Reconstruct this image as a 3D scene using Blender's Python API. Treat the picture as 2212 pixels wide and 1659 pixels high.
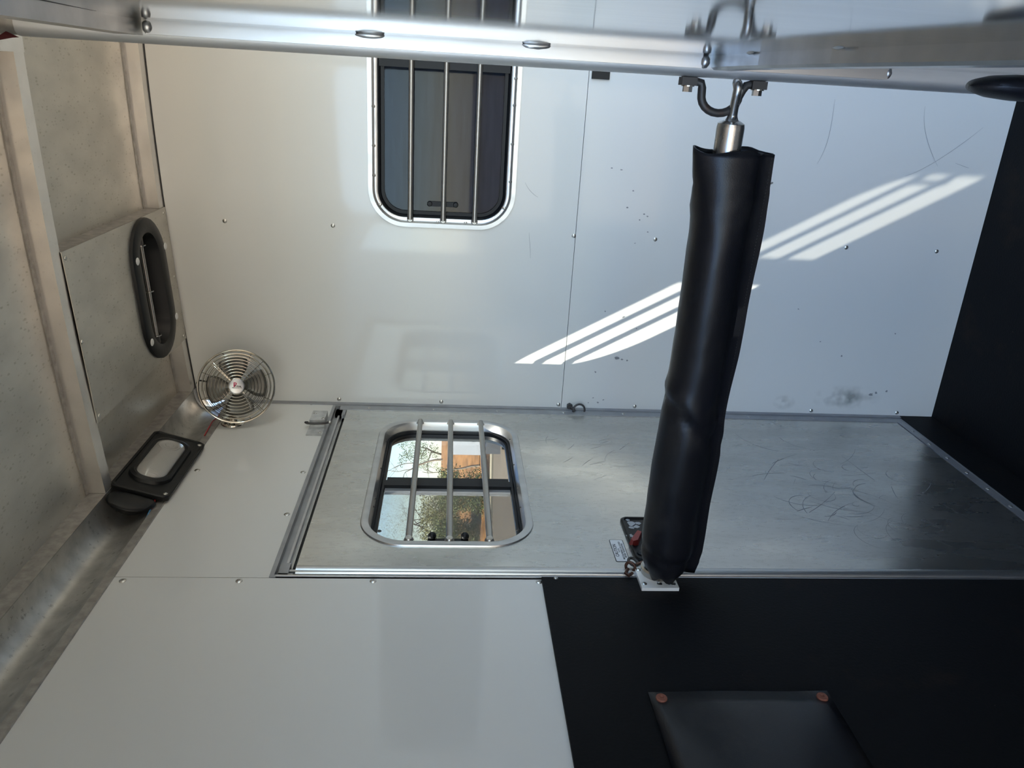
import bpy, bmesh, math, random
from math import sin, cos, pi, sqrt, atan2, radians
from mathutils import Vector, Matrix, noise
from mathutils.geometry import tessellate_polygon

for o in list(bpy.data.objects):
    bpy.data.objects.remove(o)
S = bpy.context.scene
COL = S.collection
random.seed(7)

# ---------------------------------------------------------------- camera
cd = bpy.data.cameras.new('camera')
cam = bpy.data.objects.new('camera', cd); COL.objects.link(cam)
RV = Vector((0.932, 0.3615, 0.0265)).normalized()      # world direction towards the picture's top edge
FV = Vector((-0.3583, 0.9299, -0.0837)); FV = (FV - RV * FV.dot(RV)).normalized()
DV = FV.cross(RV)                                      # towards the picture's right edge
CAM = Vector((0.8387, -1.9957, 1.4076))
cam.matrix_world = Matrix(((DV.x, RV.x, -FV.x, CAM.x), (DV.y, RV.y, -FV.y, CAM.y), (DV.z, RV.z, -FV.z, CAM.z), (0, 0, 0, 1)))
cd.sensor_fit = 'HORIZONTAL'; cd.sensor_width = 36; cd.lens = 36 * 1689.455 / 2212
cd.clip_start = 0.005; cd.clip_end = 400
S.camera = cam

# ---------------------------------------------------------------- light
SUN = Vector((1.08, 1.0, -1.93)).normalized()
w = bpy.data.worlds.new('world'); S.world = w; w.use_nodes = True
wn = w.node_tree.nodes; wl = w.node_tree.links
sky = wn.new('ShaderNodeTexSky'); sky.sky_type = 'NISHITA'; sky.sun_disc = False
sky.sun_elevation = math.asin(-SUN.z); sky.sun_rotation = math.atan2(-SUN.x, -SUN.y)
sky.air_density = 0.9; sky.dust_density = 0.3; sky.ozone_density = 3.0
wl.new(sky.outputs[0], wn['Background'].inputs[0])
wn['Background'].inputs[1].default_value = 0.60
sd = bpy.data.lights.new('sun', 'SUN'); sd.energy = 36.0; sd.angle = 0.009; sd.color = (1.0, 0.95, 0.86)
sun = bpy.data.objects.new('sun', sd); COL.objects.link(sun)
sun.rotation_euler = SUN.to_track_quat('-Z', 'Y').to_euler(); sun.location = (-6, -6, 12)
S.view_settings.view_transform = 'Standard'; S.view_settings.look = 'None'
S.view_settings.gamma = 1; S.view_settings.use_curve_mapping = False
S.view_settings.exposure = 0.80

# ---------------------------------------------------------------- materials
def mat(name, col, rough=0.5, metal=0.0, spec=0.5, coat=0.0, bump=None, var=None, chips=None, rvar=0.0, aniso=0.0, stretch=(1, 1, 1), chipcol=(0.12, 0.11, 0.09), blotch=None, coatr=0.05):
    """procedural principled material. bump=(scale,strength) var=(scale,amount) chips=(scale,threshold) blotch=(scale,colour,amount)"""
    m = bpy.data.materials.new(name); m.use_nodes = True
    n = m.node_tree.nodes; l = m.node_tree.links; b = n['Principled BSDF']
    b.inputs['Base Color'].default_value = (*col, 1); b.inputs['Roughness'].default_value = rough
    b.inputs['Metallic'].default_value = metal; b.inputs['Specular IOR Level'].default_value = spec
    b.inputs['Coat Weight'].default_value = coat; b.inputs['Coat Roughness'].default_value = coatr
    if aniso: b.inputs['Anisotropic'].default_value = aniso
    tc = n.new('ShaderNodeTexCoord'); mp = n.new('ShaderNodeMapping'); mp.inputs['Scale'].default_value = stretch
    l.new(tc.outputs['Object'], mp.inputs['Vector'])
    cur = None
    def mix(fac, c2, prev):
        mx = n.new('ShaderNodeMix'); mx.data_type = 'RGBA'
        l.new(fac, mx.inputs['Factor'])
        if prev is None: mx.inputs['A'].default_value = (*col, 1)
        else: l.new(prev, mx.inputs['A'])
        mx.inputs['B'].default_value = (*c2, 1)
        return mx.outputs['Result']
    def ramp(src, a, bb, out=1.0):
        r = n.new('ShaderNodeMapRange'); l.new(src, r.inputs['Value'])
        r.inputs['From Min'].default_value = a; r.inputs['From Max'].default_value = bb
        r.inputs['To Min'].default_value = 0; r.inputs['To Max'].default_value = out
        return r.outputs['Result']
    if var:
        t = n.new('ShaderNodeTexNoise'); t.inputs['Scale'].default_value = var[0]; t.inputs['Detail'].default_value = 6
        l.new(mp.outputs[0], t.inputs['Vector'])
        k = var[1]
        cur = mix(ramp(t.outputs['Fac'], 0.35, 0.65), tuple(max(0, c * (1 - k)) for c in col), cur)
        if rvar:
            r = n.new('ShaderNodeMapRange'); l.new(t.outputs['Fac'], r.inputs['Value'])
            r.inputs['From Min'].default_value = 0.3; r.inputs['From Max'].default_value = 0.7
            r.inputs['To Min'].default_value = rough - rvar; r.inputs['To Max'].default_value = rough + rvar
            l.new(r.outputs['Result'], b.inputs['Roughness'])
    if blotch:
        t = n.new('ShaderNodeTexNoise'); t.inputs['Scale'].default_value = blotch[0]; t.inputs['Detail'].default_value = 8
        t.inputs['Roughness'].default_value = 0.7
        l.new(mp.outputs[0], t.inputs['Vector'])
        cur = mix(ramp(t.outputs['Fac'], 0.56, 0.72, blotch[2]), blotch[1], cur)
    if chips:
        # small irregular marks: fine noise thresholded inside sparse cells
        v = n.new('ShaderNodeTexVoronoi'); v.inputs['Scale'].default_value = chips[0]
        nn = n.new('ShaderNodeTexNoise'); nn.inputs['Scale'].default_value = chips[0] * 6; nn.inputs['Detail'].default_value = 2
        ad = n.new('ShaderNodeMix'); ad.data_type = 'VECTOR'; ad.inputs['Factor'].default_value = 0.012
        l.new(mp.outputs[0], ad.inputs['A']); l.new(nn.outputs['Color'], ad.inputs['B'])
        l.new(ad.outputs['Result'], v.inputs['Vector']); l.new(mp.outputs[0], nn.inputs['Vector'])
        sp = n.new('ShaderNodeSeparateColor'); l.new(v.outputs['Color'], sp.inputs[0])
        th = n.new('ShaderNodeMath'); th.operation = 'MULTIPLY'; l.new(sp.outputs[0], th.inputs[0]); th.inputs[1].default_value = chips[1]
        lt = n.new('ShaderNodeMath'); lt.operation = 'LESS_THAN'; l.new(v.outputs['Distance'], lt.inputs[0]); l.new(th.outputs[0], lt.inputs[1])
        g = n.new('ShaderNodeMath'); g.operation = 'GREATER_THAN'; l.new(sp.outputs[1], g.inputs[0]); g.inputs[1].default_value = chips[2]
        mu = n.new('ShaderNodeMath'); mu.operation = 'MULTIPLY'; l.new(lt.outputs[0], mu.inputs[0]); l.new(g.outputs[0], mu.inputs[1])
        cur = mix(mu.outputs[0], chipcol, cur)
    if cur is not None: l.new(cur, b.inputs['Base Color'])
    if bump:
        t = n.new('ShaderNodeTexNoise'); t.inputs['Scale'].default_value = bump[0]; t.inputs['Detail'].default_value = 5
        l.new(mp.outputs[0], t.inputs['Vector'])
        bp = n.new('ShaderNodeBump'); bp.inputs['Strength'].default_value = bump[1]; bp.inputs['Distance'].default_value = 0.002
        l.new(t.outputs['Fac'], bp.inputs['Height']); l.new(bp.outputs['Normal'], b.inputs['Normal'])
    return m

def glass(name, tint, gloss=1.0, haze=0.0, hazecol=(.5, .5, .5)):
    m = bpy.data.materials.new(name); m.use_nodes = True
    n = m.node_tree.nodes; l = m.node_tree.links; n.remove(n['Principled BSDF'])
    tr = n.new('ShaderNodeBsdfTransparent'); tr.inputs[0].default_value = (*tint, 1)
    gl = n.new('ShaderNodeBsdfGlossy'); gl.inputs['Roughness'].default_value = 0.02
    fr = n.new('ShaderNodeFresnel'); ge = n.new('ShaderNodeNewGeometry'); mr = n.new('ShaderNodeMapRange')
    mr.inputs['To Min'].default_value = 1.45; mr.inputs['To Max'].default_value = 1 / 1.45
    l.new(ge.outputs['Backfacing'], mr.inputs['Value']); l.new(mr.outputs['Result'], fr.inputs[0])
    gs = n.new('ShaderNodeMath'); gs.operation = 'MULTIPLY'; gs.inputs[1].default_value = gloss; l.new(fr.outputs[0], gs.inputs[0])
    m1 = n.new('ShaderNodeMixShader'); l.new(gs.outputs[0], m1.inputs[0]); l.new(tr.outputs[0], m1.inputs[1]); l.new(gl.outputs[0], m1.inputs[2])
    out = m1.outputs[0]
    if haze:
        df = n.new('ShaderNodeBsdfDiffuse'); df.inputs[0].default_value = (*hazecol, 1)
        m2 = n.new('ShaderNodeMixShader'); m2.inputs[0].default_value = haze
        l.new(out, m2.inputs[1]); l.new(df.outputs[0], m2.inputs[2]); out = m2.outputs[0]
    l.new(out, n['Material Output'].inputs[0])
    return m

M = {}
M['white'] = mat('painted_white_panel', (0.66, 0.65, 0.61), 0.32, 0, 0.5, coat=0.55, coatr=0.06, chips=(11, 0.11, 0.80), bump=(3, 0.02), chipcol=(0.16, 0.15, 0.14))
M['plainwhite'] = mat('plain_white_paint', (0.72, 0.71, 0.68), 0.4, bump=(40, .05))
M['ceil'] = mat('raw_aluminium_ceiling', (0.56, 0.535, 0.48), 0.38, 0.9, var=(9, 0.12), rvar=0.07, chips=(95, 0.40, 0.45), chipcol=(0.40, 0.375, 0.32), stretch=(2, 1, 1))
M['alu'] = mat('brushed_aluminium', (0.55, 0.55, 0.545), 0.33, 0.95, var=(24, 0.14), rvar=0.05, stretch=(1, 1, .12))
M['alubright'] = mat('mill_aluminium_bar', (0.56, 0.56, 0.565), 0.36, 0.9, var=(40, 0.10), rvar=0.04, stretch=(1, 1, .12))
M['rib'] = mat('aluminium_roof_rib', (0.72, 0.70, 0.67), 0.28, 0.9, var=(20, 0.08), chips=(170, .22, .75), chipcol=(0.4, .38, .35))
M['door'] = mat('worn_aluminium_door_sheet', (0.60, 0.595, 0.565), 0.28, 0.95, var=(16, 0.11), rvar=0.05, stretch=(1, 1, .30), chips=(270, 0.40, 0.38), chipcol=(0.33, 0.32, 0.29), bump=(5, .10))
M['mirror'] = mat('polished_divider_sheet', (0.78, 0.79, 0.80), 0.075, 1.0, var=(9, 0.10), stretch=(1, 8, .6), bump=(1.2, .03))
M['coverail'] = mat('dull_aluminium_rail', (0.52, 0.51, 0.48), 0.42, 0.85, var=(30, .22), rvar=.08, chips=(110, .35, .5), chipcol=(.30, .29, .27))
M['postalu'] = mat('dull_aluminium_post', (0.70, 0.70, 0.70), 0.5, 0.8, var=(50, .15), stretch=(1, 1, .12))
M['trim'] = mat('grey_door_extrusion', (0.36, 0.365, 0.37), 0.42, 0.6, var=(25, 0.15))
M['flange'] = mat('dull_rail_flange', (0.42, 0.40, 0.37), 0.45, 0.7, var=(60, 0.3))
M['rubber'] = mat('black_rubber_lining', (0.0045, 0.0048, 0.0055), 0.62, 0, 0.13, bump=(180, .35), blotch=(5, (0.022, 0.014, 0.009), 0.55), chips=(30, .05, .75), chipcol=(0.08, .07, .06))
M['vinyl'] = mat('black_vinyl', (0.008, 0.0085, 0.012), 0.39, 0, 0.40, bump=(700, .12), var=(6, .3), rvar=0.08, blotch=(9, (0.05, 0.045, 0.04), 0.25))
M['black'] = mat('black_plastic', (0.006, 0.0065, 0.007), 0.42, 0, 0.28, bump=(90, .08))
M['gasket'] = mat('black_window_frame', (0.004, 0.005, 0.007), 0.4, 0, 0.25)
M['void'] = mat('dark_void', (0.004, 0.004, 0.005), 0.8)
M['steel'] = mat('plain_steel', (0.48, 0.47, 0.44), 0.3, 1.0)
M['chrome'] = mat('chrome_wire', (0.58, 0.555, 0.49), 0.12, 1.0)
M['forged'] = mat('forged_dark_steel', (0.065, 0.062, 0.06), 0.5, 0.6, blotch=(40, (0.09, 0.035, 0.02), .9), bump=(80, .2))
M['castalu'] = mat('cast_aluminium_pipe', (0.55, 0.55, 0.54), 0.27, 0.95, var=(40, .15), rvar=.07)
M['rod'] = mat('dull_window_bar', (0.40, 0.385, 0.355), 0.35, 0.85, chips=(200, .3, .7), chipcol=(.15, .14, .12))
M['copper'] = mat('rusty_washer', (0.22, 0.075, 0.045), 0.6, 0.2, bump=(200, .3))
M['rustbrown'] = mat('rusty_brown_steel', (0.10, 0.045, 0.028), 0.45, 0.6, var=(90, .4))
M['red'] = mat('red_plastic', (0.22, 0.02, 0.015), 0.45)
M['dkred'] = mat('dark_red_tag', (0.07, 0.005, 0.007), 0.6)
M['brass'] = mat('brass_pin', (0.42, 0.30, 0.12), 0.3, 0.9)
M['blue'] = mat('blue_wire', (0.03, 0.15, 0.28), 0.45)
M['redwire'] = mat('red_wire', (0.40, 0.03, 0.03), 0.45)
M['white_plastic'] = mat('white_plastic', (0.72, 0.70, 0.64), 0.35)
M['lens'] = mat('clear_ribbed_lens', (0.30, 0.29, 0.27), 0.16, 0, 0.6, coat=.5)
M['label'] = mat('label_paper', (0.66, 0.66, 0.66), 0.35)
M['ink'] = mat('black_ink', (0.02, 0.02, 0.02), 0.5)
M['pink'] = mat('pink_ink', (0.55, 0.02, 0.10), 0.4)
M['blade'] = mat('grey_fan_blade', (0.11, 0.105, 0.09), 0.25, 0.2)
M['bracketwhite'] = mat('chalky_white_metal', (0.52, 0.52, 0.50), 0.55, 0, .4, var=(60, .3))
M['seal'] = mat('black_seal_and_gap_shade', (0.008, 0.008, 0.009), 0.5)  # real seals, and the painted shade of open gaps
M['scratch'] = mat('scratch', (0.22, 0.22, 0.22), 0.6)
M['chip'] = mat('chipped_paint', (0.34, 0.35, 0.36), 0.5)
M['smudge'] = mat('smudge', (0.42, 0.42, 0.36), 0.6)
M['glass'] = glass('dimming_glass', (0.47, 0.48, 0.475))  # tint added to dim the bright view outdoors
M['screen'] = glass('insect_screen', (0.90, 0.90, 0.90), haze=0.16, hazecol=(.35, .36, .34))
M['darkglass'] = glass('dark_tinted_glass', (0.50, 0.53, 0.58), gloss=.35)
M['tack'] = mat('dark_room_slate', (0.26, 0.285, 0.33), 0.6, 0.0, var=(7, .3), stretch=(1, 1, 9))  # slate tone put in for the dim room and reflections
# ribbed lens bump
_m = M['lens']; _n = _m.node_tree.nodes; _l = _m.node_tree.links
_tc = _n.new('ShaderNodeTexCoord'); _wv = _n.new('ShaderNodeTexWave'); _wv.bands_direction = 'Y'; _wv.inputs['Scale'].default_value = 105
_bp = _n.new('ShaderNodeBump'); _bp.inputs['Strength'].default_value = 0.22; _bp.inputs['Distance'].default_value = 0.002
_l.new(_tc.outputs['Object'], _wv.inputs['Vector']); _l.new(_wv.outputs['Fac'], _bp.inputs['Height']); _l.new(_bp.outputs['Normal'], _n['Principled BSDF'].inputs['Normal'])

# ---------------------------------------------------------------- helpers
def V(*a): return Vector(a)
def new(): return bmesh.new()
def worldloc(p):
    v = Vector((0, 0, 0))
    while p: v = v + p.location; p = p.parent
    return v
def obj(name, bm, m, parent=None, smooth=False, kind=None, label=None, bevel=0):
    if bevel:
        bmesh.ops.bevel(bm, geom=[e for e in bm.edges if len(e.link_faces) == 2 and e.calc_face_angle(0) > 0.6], offset=bevel, segments=2, affect='EDGES')
    bmesh.ops.recalc_face_normals(bm, faces=bm.faces)
    if parent: bmesh.ops.translate(bm, verts=bm.verts, vec=-worldloc(parent))
    me = bpy.data.meshes.new(name); bm.to_mesh(me); bm.free()
    if isinstance(m, str): m = M[m]
    me.materials.append(m)
    if smooth:
        for f in me.polygons: f.use_smooth = True
        try: me.set_sharp_from_angle(angle=radians(38))
        except Exception: pass
    o = bpy.data.objects.new(name, me); COL.objects.link(o)
    if parent: o.parent = parent
    if kind: o['kind'] = kind
    if label: o['label'] = label
    return o
def thing(name, label, cat, loc, group=None):
    o = bpy.data.objects.new(name, None); COL.objects.link(o); o.location = loc
    o.empty_display_size = 0.05
    o['label'] = label; o['category'] = cat
    if group: o['group'] = group
    return o
def tag(o, label, cat, group=None):
    o['label'] = label; o['category'] = cat
    if group: o['group'] = group
    return o
def box(bm, x0, x1, y0, y1, z0, z1):
    v = [bm.verts.new((x, y, z)) for x in (x0, x1) for y in (y0, y1) for z in (z0, z1)]
    for f in ((0, 1, 3, 2), (4, 6, 7, 5), (0, 4, 5, 1), (2, 3, 7, 6), (0, 2, 6, 4), (1, 5, 7, 3)):
        bm.faces.new([v[i] for i in f])
    return bm
def frame_of(d):
    d = Vector(d).normalized(); a = Vector((0, 0, 1)) if abs(d.z) < 0.9 else Vector((1, 0, 0))
    u = d.cross(a).normalized(); return u, d.cross(u).normalized(), d
def ring_loft(bm, rings, closed=True, cap=True, loop=False):
    vs = [[bm.verts.new(p) for p in r] for r in rings]
    n = len(vs[0]); K = len(vs)
    for i in range(K if loop else K - 1):
        a, b = vs[i], vs[(i + 1) % K]
        for j in range(n if closed else n - 1):
            k = (j + 1) % n
            try: bm.faces.new((a[j], a[k], b[k], b[j]))
            except ValueError: pass
    if cap and not loop and closed:
        bm.faces.new(vs[0][::-1]); bm.faces.new(vs[-1])
    return vs
def cyl(bm, p0, p1, r0, r1=None, n=20):
    p0, p1 = Vector(p0), Vector(p1); r1 = r0 if r1 is None else r1
    u, v, d = frame_of(p1 - p0)
    c = [(cos(2 * pi * i / n), sin(2 * pi * i / n)) for i in range(n)]
    ring_loft(bm, [[p0 + (u * a + v * b) * r0 for a, b in c], [p1 + (u * a + v * b) * r1 for a, b in c]])
    return bm
def lathe(bm, o, axis, prof, n=28):
    """prof = [(radius, distance along axis)]"""
    o = Vector(o); u, v, d = frame_of(axis)
    rings = [[o + d * h + (u * cos(2 * pi * i / n) + v * sin(2 * pi * i / n)) * max(r, 1e-5) for i in range(n)] for r, h in prof]
    ring_loft(bm, rings); return bm
def tube(bm, pts, r, n=10, loop=False, flat=1.0):
    pts = [Vector(p) for p in pts]; K = len(pts); rings = []
    prev = None
    for i, p in enumerate(pts):
        a = pts[(i - 1) % K] if (loop or i > 0) else p; b = pts[(i + 1) % K] if (loop or i < K - 1) else p
        d = (b - a).normalized()
        if prev is None: u = frame_of(d)[0]
        else:
            u = prev - d * prev.dot(d)
            u = u.normalized() if u.length > 1e-6 else frame_of(d)[0]
        prev = u; v = d.cross(u)
        rr = r[i] if isinstance(r, (list, tuple)) else r
        rings.append([p + (u * cos(2 * pi * k / n) + v * sin(2 * pi * k / n) * flat) * rr for k in range(n)])
    if loop:
        # align the last ring to the first to avoid twisting
        ring_loft(bm, rings, loop=False, cap=False)
        vs = None
        bm.verts.ensure_lookup_table(); L = len(bm.verts); A = [bm.verts[L - n + k] for k in range(n)]; B = [bm.verts[L - n * K + k] for k in range(n)]
        off = min(range(n), key=lambda s: (A[0].co - B[s].co).length)
        for k in range(n):
            try: bm.faces.new((A[k], A[(k + 1) % n], B[(k + 1 + off) % n], B[(k + off) % n]))
            except ValueError: pass
    else: ring_loft(bm, rings)
    return bm
def sphere(bm, c, r, sc=(1, 1, 1), u=14, v=9):
    m4 = Matrix.Translation(c) @ Matrix.Diagonal((r * sc[0], r * sc[1], r * sc[2], 1))
    bmesh.ops.create_uvsphere(bm, u_segments=u, v_segments=v, radius=1, matrix=m4); return bm
def rrect(cx, cy, w_, h_, r, n=8):
    out = []
    for qx, qy, a0 in ((1, 1, 0), (-1, 1, 90), (-1, -1, 180), (1, -1, 270)):
        for i in range(n + 1):
            a = radians(a0 + 90 * i / n)
            out.append((cx + qx * (w_ / 2 - r) + r * cos(a), cy + qy * (h_ / 2 - r) + r * sin(a)))
    return out
def rect(x0, x1, y0, y1): return [(x0, y0), (x1, y0), (x1, y1), (x0, y1)]
def plate(bm, outer, holes, mp, t0, t1):
    """flat plate with holes: mp(u,v,t)->world; faces at t0 and t1"""
    loops = [outer] + list(holes)
    tri = tessellate_polygon([[Vector((a, b, 0)) for a, b in L] for L in loops])
    flat = [p for L in loops for p in L]
    A = [bm.verts.new(mp(a, b, t0)) for a, b in flat]; B = [bm.verts.new(mp(a, b, t1)) for a, b in flat]
    for t in tri:
        try: bm.faces.new([A[i] for i in t]); bm.faces.new([B[i] for i in t][::-1])
        except ValueError: pass
    k = 0
    for L in loops:
        n = len(L)
        for i in range(n):
            j = (i + 1) % n
            try: bm.faces.new((A[k + i], A[k + j], B[k + j], B[k + i]))
            except ValueError: pass
        k += n
    return bm
def frame_loft(bm, outlines, mp):
    """outlines=[(points, t)...] same count; closed cross-section ring"""
    ring_loft(bm, [[Vector(mp(a, b, t)) for a, b in pts] for pts, t in outlines], loop=True, cap=False)
    return bm
# wall mappings: t = distance into the room
FW = lambda u, v, t: (u, -t, v)          # front wall: u=x v=z
LW = lambda u, v, t: (t, u, v)           # left wall: u=y v=z
def rivet(parent, p, nrm, r=0.0062, m='steel', name='rivet'):
    bm = new(); lathe(bm, Vector(p) - Vector(nrm) * 0.0006, nrm, [(r * 0.6, 0), (r, 0.0002), (r * 0.96, 0.0012), (r * 0.6, 0.0024), (r * .32, 0.0026), (r * 0.28, 0.0016), (0, 0.0016)], 14)
    return obj(name, bm, m, parent, smooth=True)
def text(body, size, O, U, Vv, m, parent, name='lettering', ext=0.0001, bold=0.0, align='CENTER', sx=1.0):
    c = bpy.data.curves.new('t', 'FONT'); c.body = body; c.size = size; c.align_x = align; c.align_y = 'CENTER'; c.extrude = ext; c.offset = bold; c.resolution_u = 3
    o = bpy.data.objects.new('t', c); COL.objects.link(o)
    bpy.context.view_layer.update()
    me = bpy.data.meshes.new_from_object(o.evaluated_get(bpy.context.evaluated_depsgraph_get()))
    bpy.data.objects.remove(o)
    U = Vector(U).normalized(); Vv = Vector(Vv).normalized(); N = U.cross(Vv); O = Vector(O) - worldloc(parent)
    me.transform(Matrix(((U.x * sx, Vv.x, N.x, O.x), (U.y * sx, Vv.y, N.y, O.y), (U.z * sx, Vv.z, N.z, O.z), (0, 0, 0, 1))))
    me.name = name; me.materials.clear(); me.materials.append(M[m])
    t = bpy.data.objects.new(name, me); COL.objects.link(t); t.parent = parent; return t
def ribbon(bm, pts, wd, nrm, off=0.0003):
    nrm = Vector(nrm); pts = [Vector(p) + nrm * off for p in pts]; L = []
    for i, p in enumerate(pts):
        d = (pts[min(i + 1, len(pts) - 1)] - pts[max(i - 1, 0)]).normalized(); s = d.cross(nrm).normalized()
        k = wd * (0.35 + 0.65 * sin(pi * (i + .5) / len(pts)))
        L.append((bm.verts.new(p + s * k / 2), bm.verts.new(p - s * k / 2)))
    for a, b in zip(L, L[1:]): bm.faces.new((a[0], a[1], b[1], b[0]))

def zb(x): return 2.116 - .045 * ((x - .92) / .92) ** 2      # underside of the arched roof ribs

# ================================================================ SHELL
# floor
bm = new(); box(bm, -0.04, 1.89, -3.3, 0.04, -0.05, 0.0)
floor = obj('floor', bm, 'rubber', kind='structure')
# front wall: two painted sheets with a seam at z 1.087; window opening
WX0, WX1, WZ0, WZ1 = 0.512, 1.238, 1.272, 1.588       # opening of the front window
bm = new()
plate(bm, rect(0.0, 1.85, 1.0876, 2.16), [rrect((WX0 + WX1) / 2, (WZ0 + WZ1) / 2, WX1 - WX0, WZ1 - WZ0, .065)], FW, 0, -0.02)
wf = obj('wall_front', bm, 'white', kind='structure')
bm = new(); plate(bm, rect(0.0, 1.85, -0.02, 1.0862), [], FW, -0.0006, -0.02); obj('lower_sheet', bm, 'white', wf)
bm = new(); box(bm, -.04, 1.89, .021, .03, -.05, 1.2); obj('backing', bm, 'void', wf)  # near-black sheet that puts the shade into the open sheet seam
bm = new()
pts = [(0.003, 0.0, 1.12)]
for z in (1.965, 1.701, 1.40, 1.091, 0.878, 0.62, 0.362, 0.11): 
    if z not in (1.40,): rivet(wf, (0.482, 0 if z > 1.09 else .0006, z), (0, -1, 0), .0055)
bm.free()
for z in (1.697, 1.42, 1.095, 0.879, 0.62, 0.365, 0.108): rivet(wf, (0.012, 0 if z > 1.09 else .0006, z), (0, -1, 0), .0055)
# scratches and scuffs on the front wall
bm = new()
def curve2(P, n=14):
    out = []
    for i in range(n):
        t = i / (n - 1); a, b, c, d = P
        out.append(a * (1 - t) ** 3 + b * 3 * t * (1 - t) ** 2 + c * 3 * t * t * (1 - t) + d * t ** 3)
    return out
def fw(*p): return [Vector((a, 0, b)) for a, b in p]
for P in (((.846, .47), (.80, .468), (.74, .46), (.69, .485)), ((.842, .235), (.79, .235), (.73, .19), (.70, .165)), ((.80, .07), (.76, .11), (.69, .19), (.672, .245)),
          ((.486, 1.207), (.462, 1.205), (.44, 1.20), (.42, 1.2)), ((.71, .12), (.705, .10), (.70, .085), (.70, .08)), ((.61, 1.225), (.59, 1.215), (.58, 1.20), (.575, 1.19))):
    ribbon(bm, curve2(fw(*P)), 0.0008, (0, -1, 0), 0.0005)
obj('scratch_marks', bm, 'scratch', wf, kind='stuff')
bm = new()
for x, z, a in ((.066, .20, .012), (.072, .185, .009), (.078, .155, .007), (.155, .945, .011), (.150, .93, .006), (.148, .915, .005), (.112, 1.0, .005), (.02, 1.012, .004), (.035, 1.0, .004), (.022, .985, .005), (.03, .97, .004),
                (.655, 1.01, .004), (.652, .985, .004), (.602, .95, .004), (.56, .96, .005), (.545, 0.915, .004), (.53, .925, .004), (.54, .905, .005), (.50, .90, .004), (.47, .93, .003), (.285, .99, .005), (.27, .94, .005), (.24, .90, .004), (.31, .46, .004), (.22, .38, .004), (.18, .31, .005), (.25, .17, .005)):
    n = 9; q = [bm.verts.new((x + a * .42 * (0.5 + random.random()) * cos(2 * pi * i / n), -0.0005, z + a * (0.5 + random.random()) * .55 * sin(2 * pi * i / n))) for i in range(n)]
    bm.faces.new(q)
obj('paint_chips', bm, 'scratch', wf, kind='stuff')

ms = bpy.data.materials.new('grime_and_tone_patch'); ms.use_nodes = True
n_ = ms.node_tree.nodes; l_ = ms.node_tree.links; b_ = n_['Principled BSDF']; b_.inputs['Base Color'].default_value = (.30, .30, .26, 1); b_.inputs['Roughness'].default_value = .6
tc_ = n_.new('ShaderNodeTexCoord'); mp_ = n_.new('ShaderNodeMapping'); mp_.inputs['Location'].default_value = (-1, -1, -1); mp_.inputs['Scale'].default_value = (2, 2, 2)
gr_ = n_.new('ShaderNodeTexGradient'); gr_.gradient_type = 'SPHERICAL'; ns_ = n_.new('ShaderNodeTexNoise'); ns_.inputs['Scale'].default_value = 22
l_.new(tc_.outputs['Generated'], mp_.inputs[0]); l_.new(mp_.outputs[0], gr_.inputs[0]); l_.new(tc_.outputs['Object'], ns_.inputs['Vector'])
rp_ = n_.new('ShaderNodeMapRange'); rp_.inputs['From Min'].default_value = .42; rp_.inputs['From Max'].default_value = .75; l_.new(ns_.outputs['Fac'], rp_.inputs['Value'])
mu_ = n_.new('ShaderNodeMath'); mu_.operation = 'MULTIPLY'; l_.new(gr_.outputs['Fac'], mu_.inputs[0]); l_.new(rp_.outputs['Result'], mu_.inputs[1])
l_.new(mu_.outputs[0], b_.inputs['Alpha']); M['grime_and_tone'] = ms
bm = new()
for x0, x1, z0, z1 in ((.012, .095, .12, .42), (.012, .06, .40, .50)):  # lower patch grime, upper patch only a small grey-olive tone
    v = [bm.verts.new(p) for p in ((x0, -.0004, z0), (x1, -.0004, z0), (x1, -.00045, z1), (x0, -.00045, z1))]; bm.faces.new(v)
    obj('grime_and_tone', bm, 'grime_and_tone', wf, kind='stuff'); bm = new()
bm.free()

# left wall (door side)
bm = new()
plate(bm, [(-.803, 1.711), (-.803, 1.984), (0.0, 1.984), (0.0, 0.10), (-.018, 0.10), (-.018, 1.711)], [], LW, 0.0, -0.02)
wlft = obj('wall_left', bm, 'white', kind='structure')
bm = new(); plate(bm, rect(-3.2, -.8045, 1.20, 1.984), [rect(-3.1, -2.05, 1.15, 1.9)], LW, 0.0, -0.02); obj('rear_sheet', bm, 'white', wlft)  # unseen rear opening added to brighten the interior
bm = new(); plate(bm, rect(-3.2, -.8045, -0.02, 1.226), [], LW, 0.006, -0.02); obj('rubber_lining', bm, 'rubber', wlft, label='black rubber lining')
bm = new(); plate(bm, rect(-.8045, 0, -0.02, 0.103), [], LW, 0.003, -0.02); obj('rubber_lining', bm, 'rubber', wlft, label='black rubber strip under the door')
bm = new(); plate(bm, rect(-3.3, 0.05, -.45, 1.975), [rect(-.80, -.02, .10, 1.71), rect(-3.1, -2.05, 1.15, 1.9)], LW, -0.021, -0.045); obj('outer_skin', bm, 'plainwhite', wlft)  # same added light opening cut through the skin
for y, z in ((-.403, 1.953), (-.587, 1.722), (-.404, 1.722), (-.815, 1.956), (-.814, 1.76), (-.812, 1.528)): rivet(wlft, (0, y, z), (1, 0, 0), .0062)
rivet(wlft, (0, -.812, 1.231), (1, 0, 0), .006)
for y, z in ((-.809, 1.20),): rivet(wlft, (.006, y, z), (1, 0, 0), .004)
# corner trim strip
bm = new(); box(bm, -.005, .0035, -.014, .0, 0.10, 1.985); box(bm, .0, .004, -.0035, .0, .10, 1.985)
obj('trim_2', bm, 'trim', kind='structure')
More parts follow.
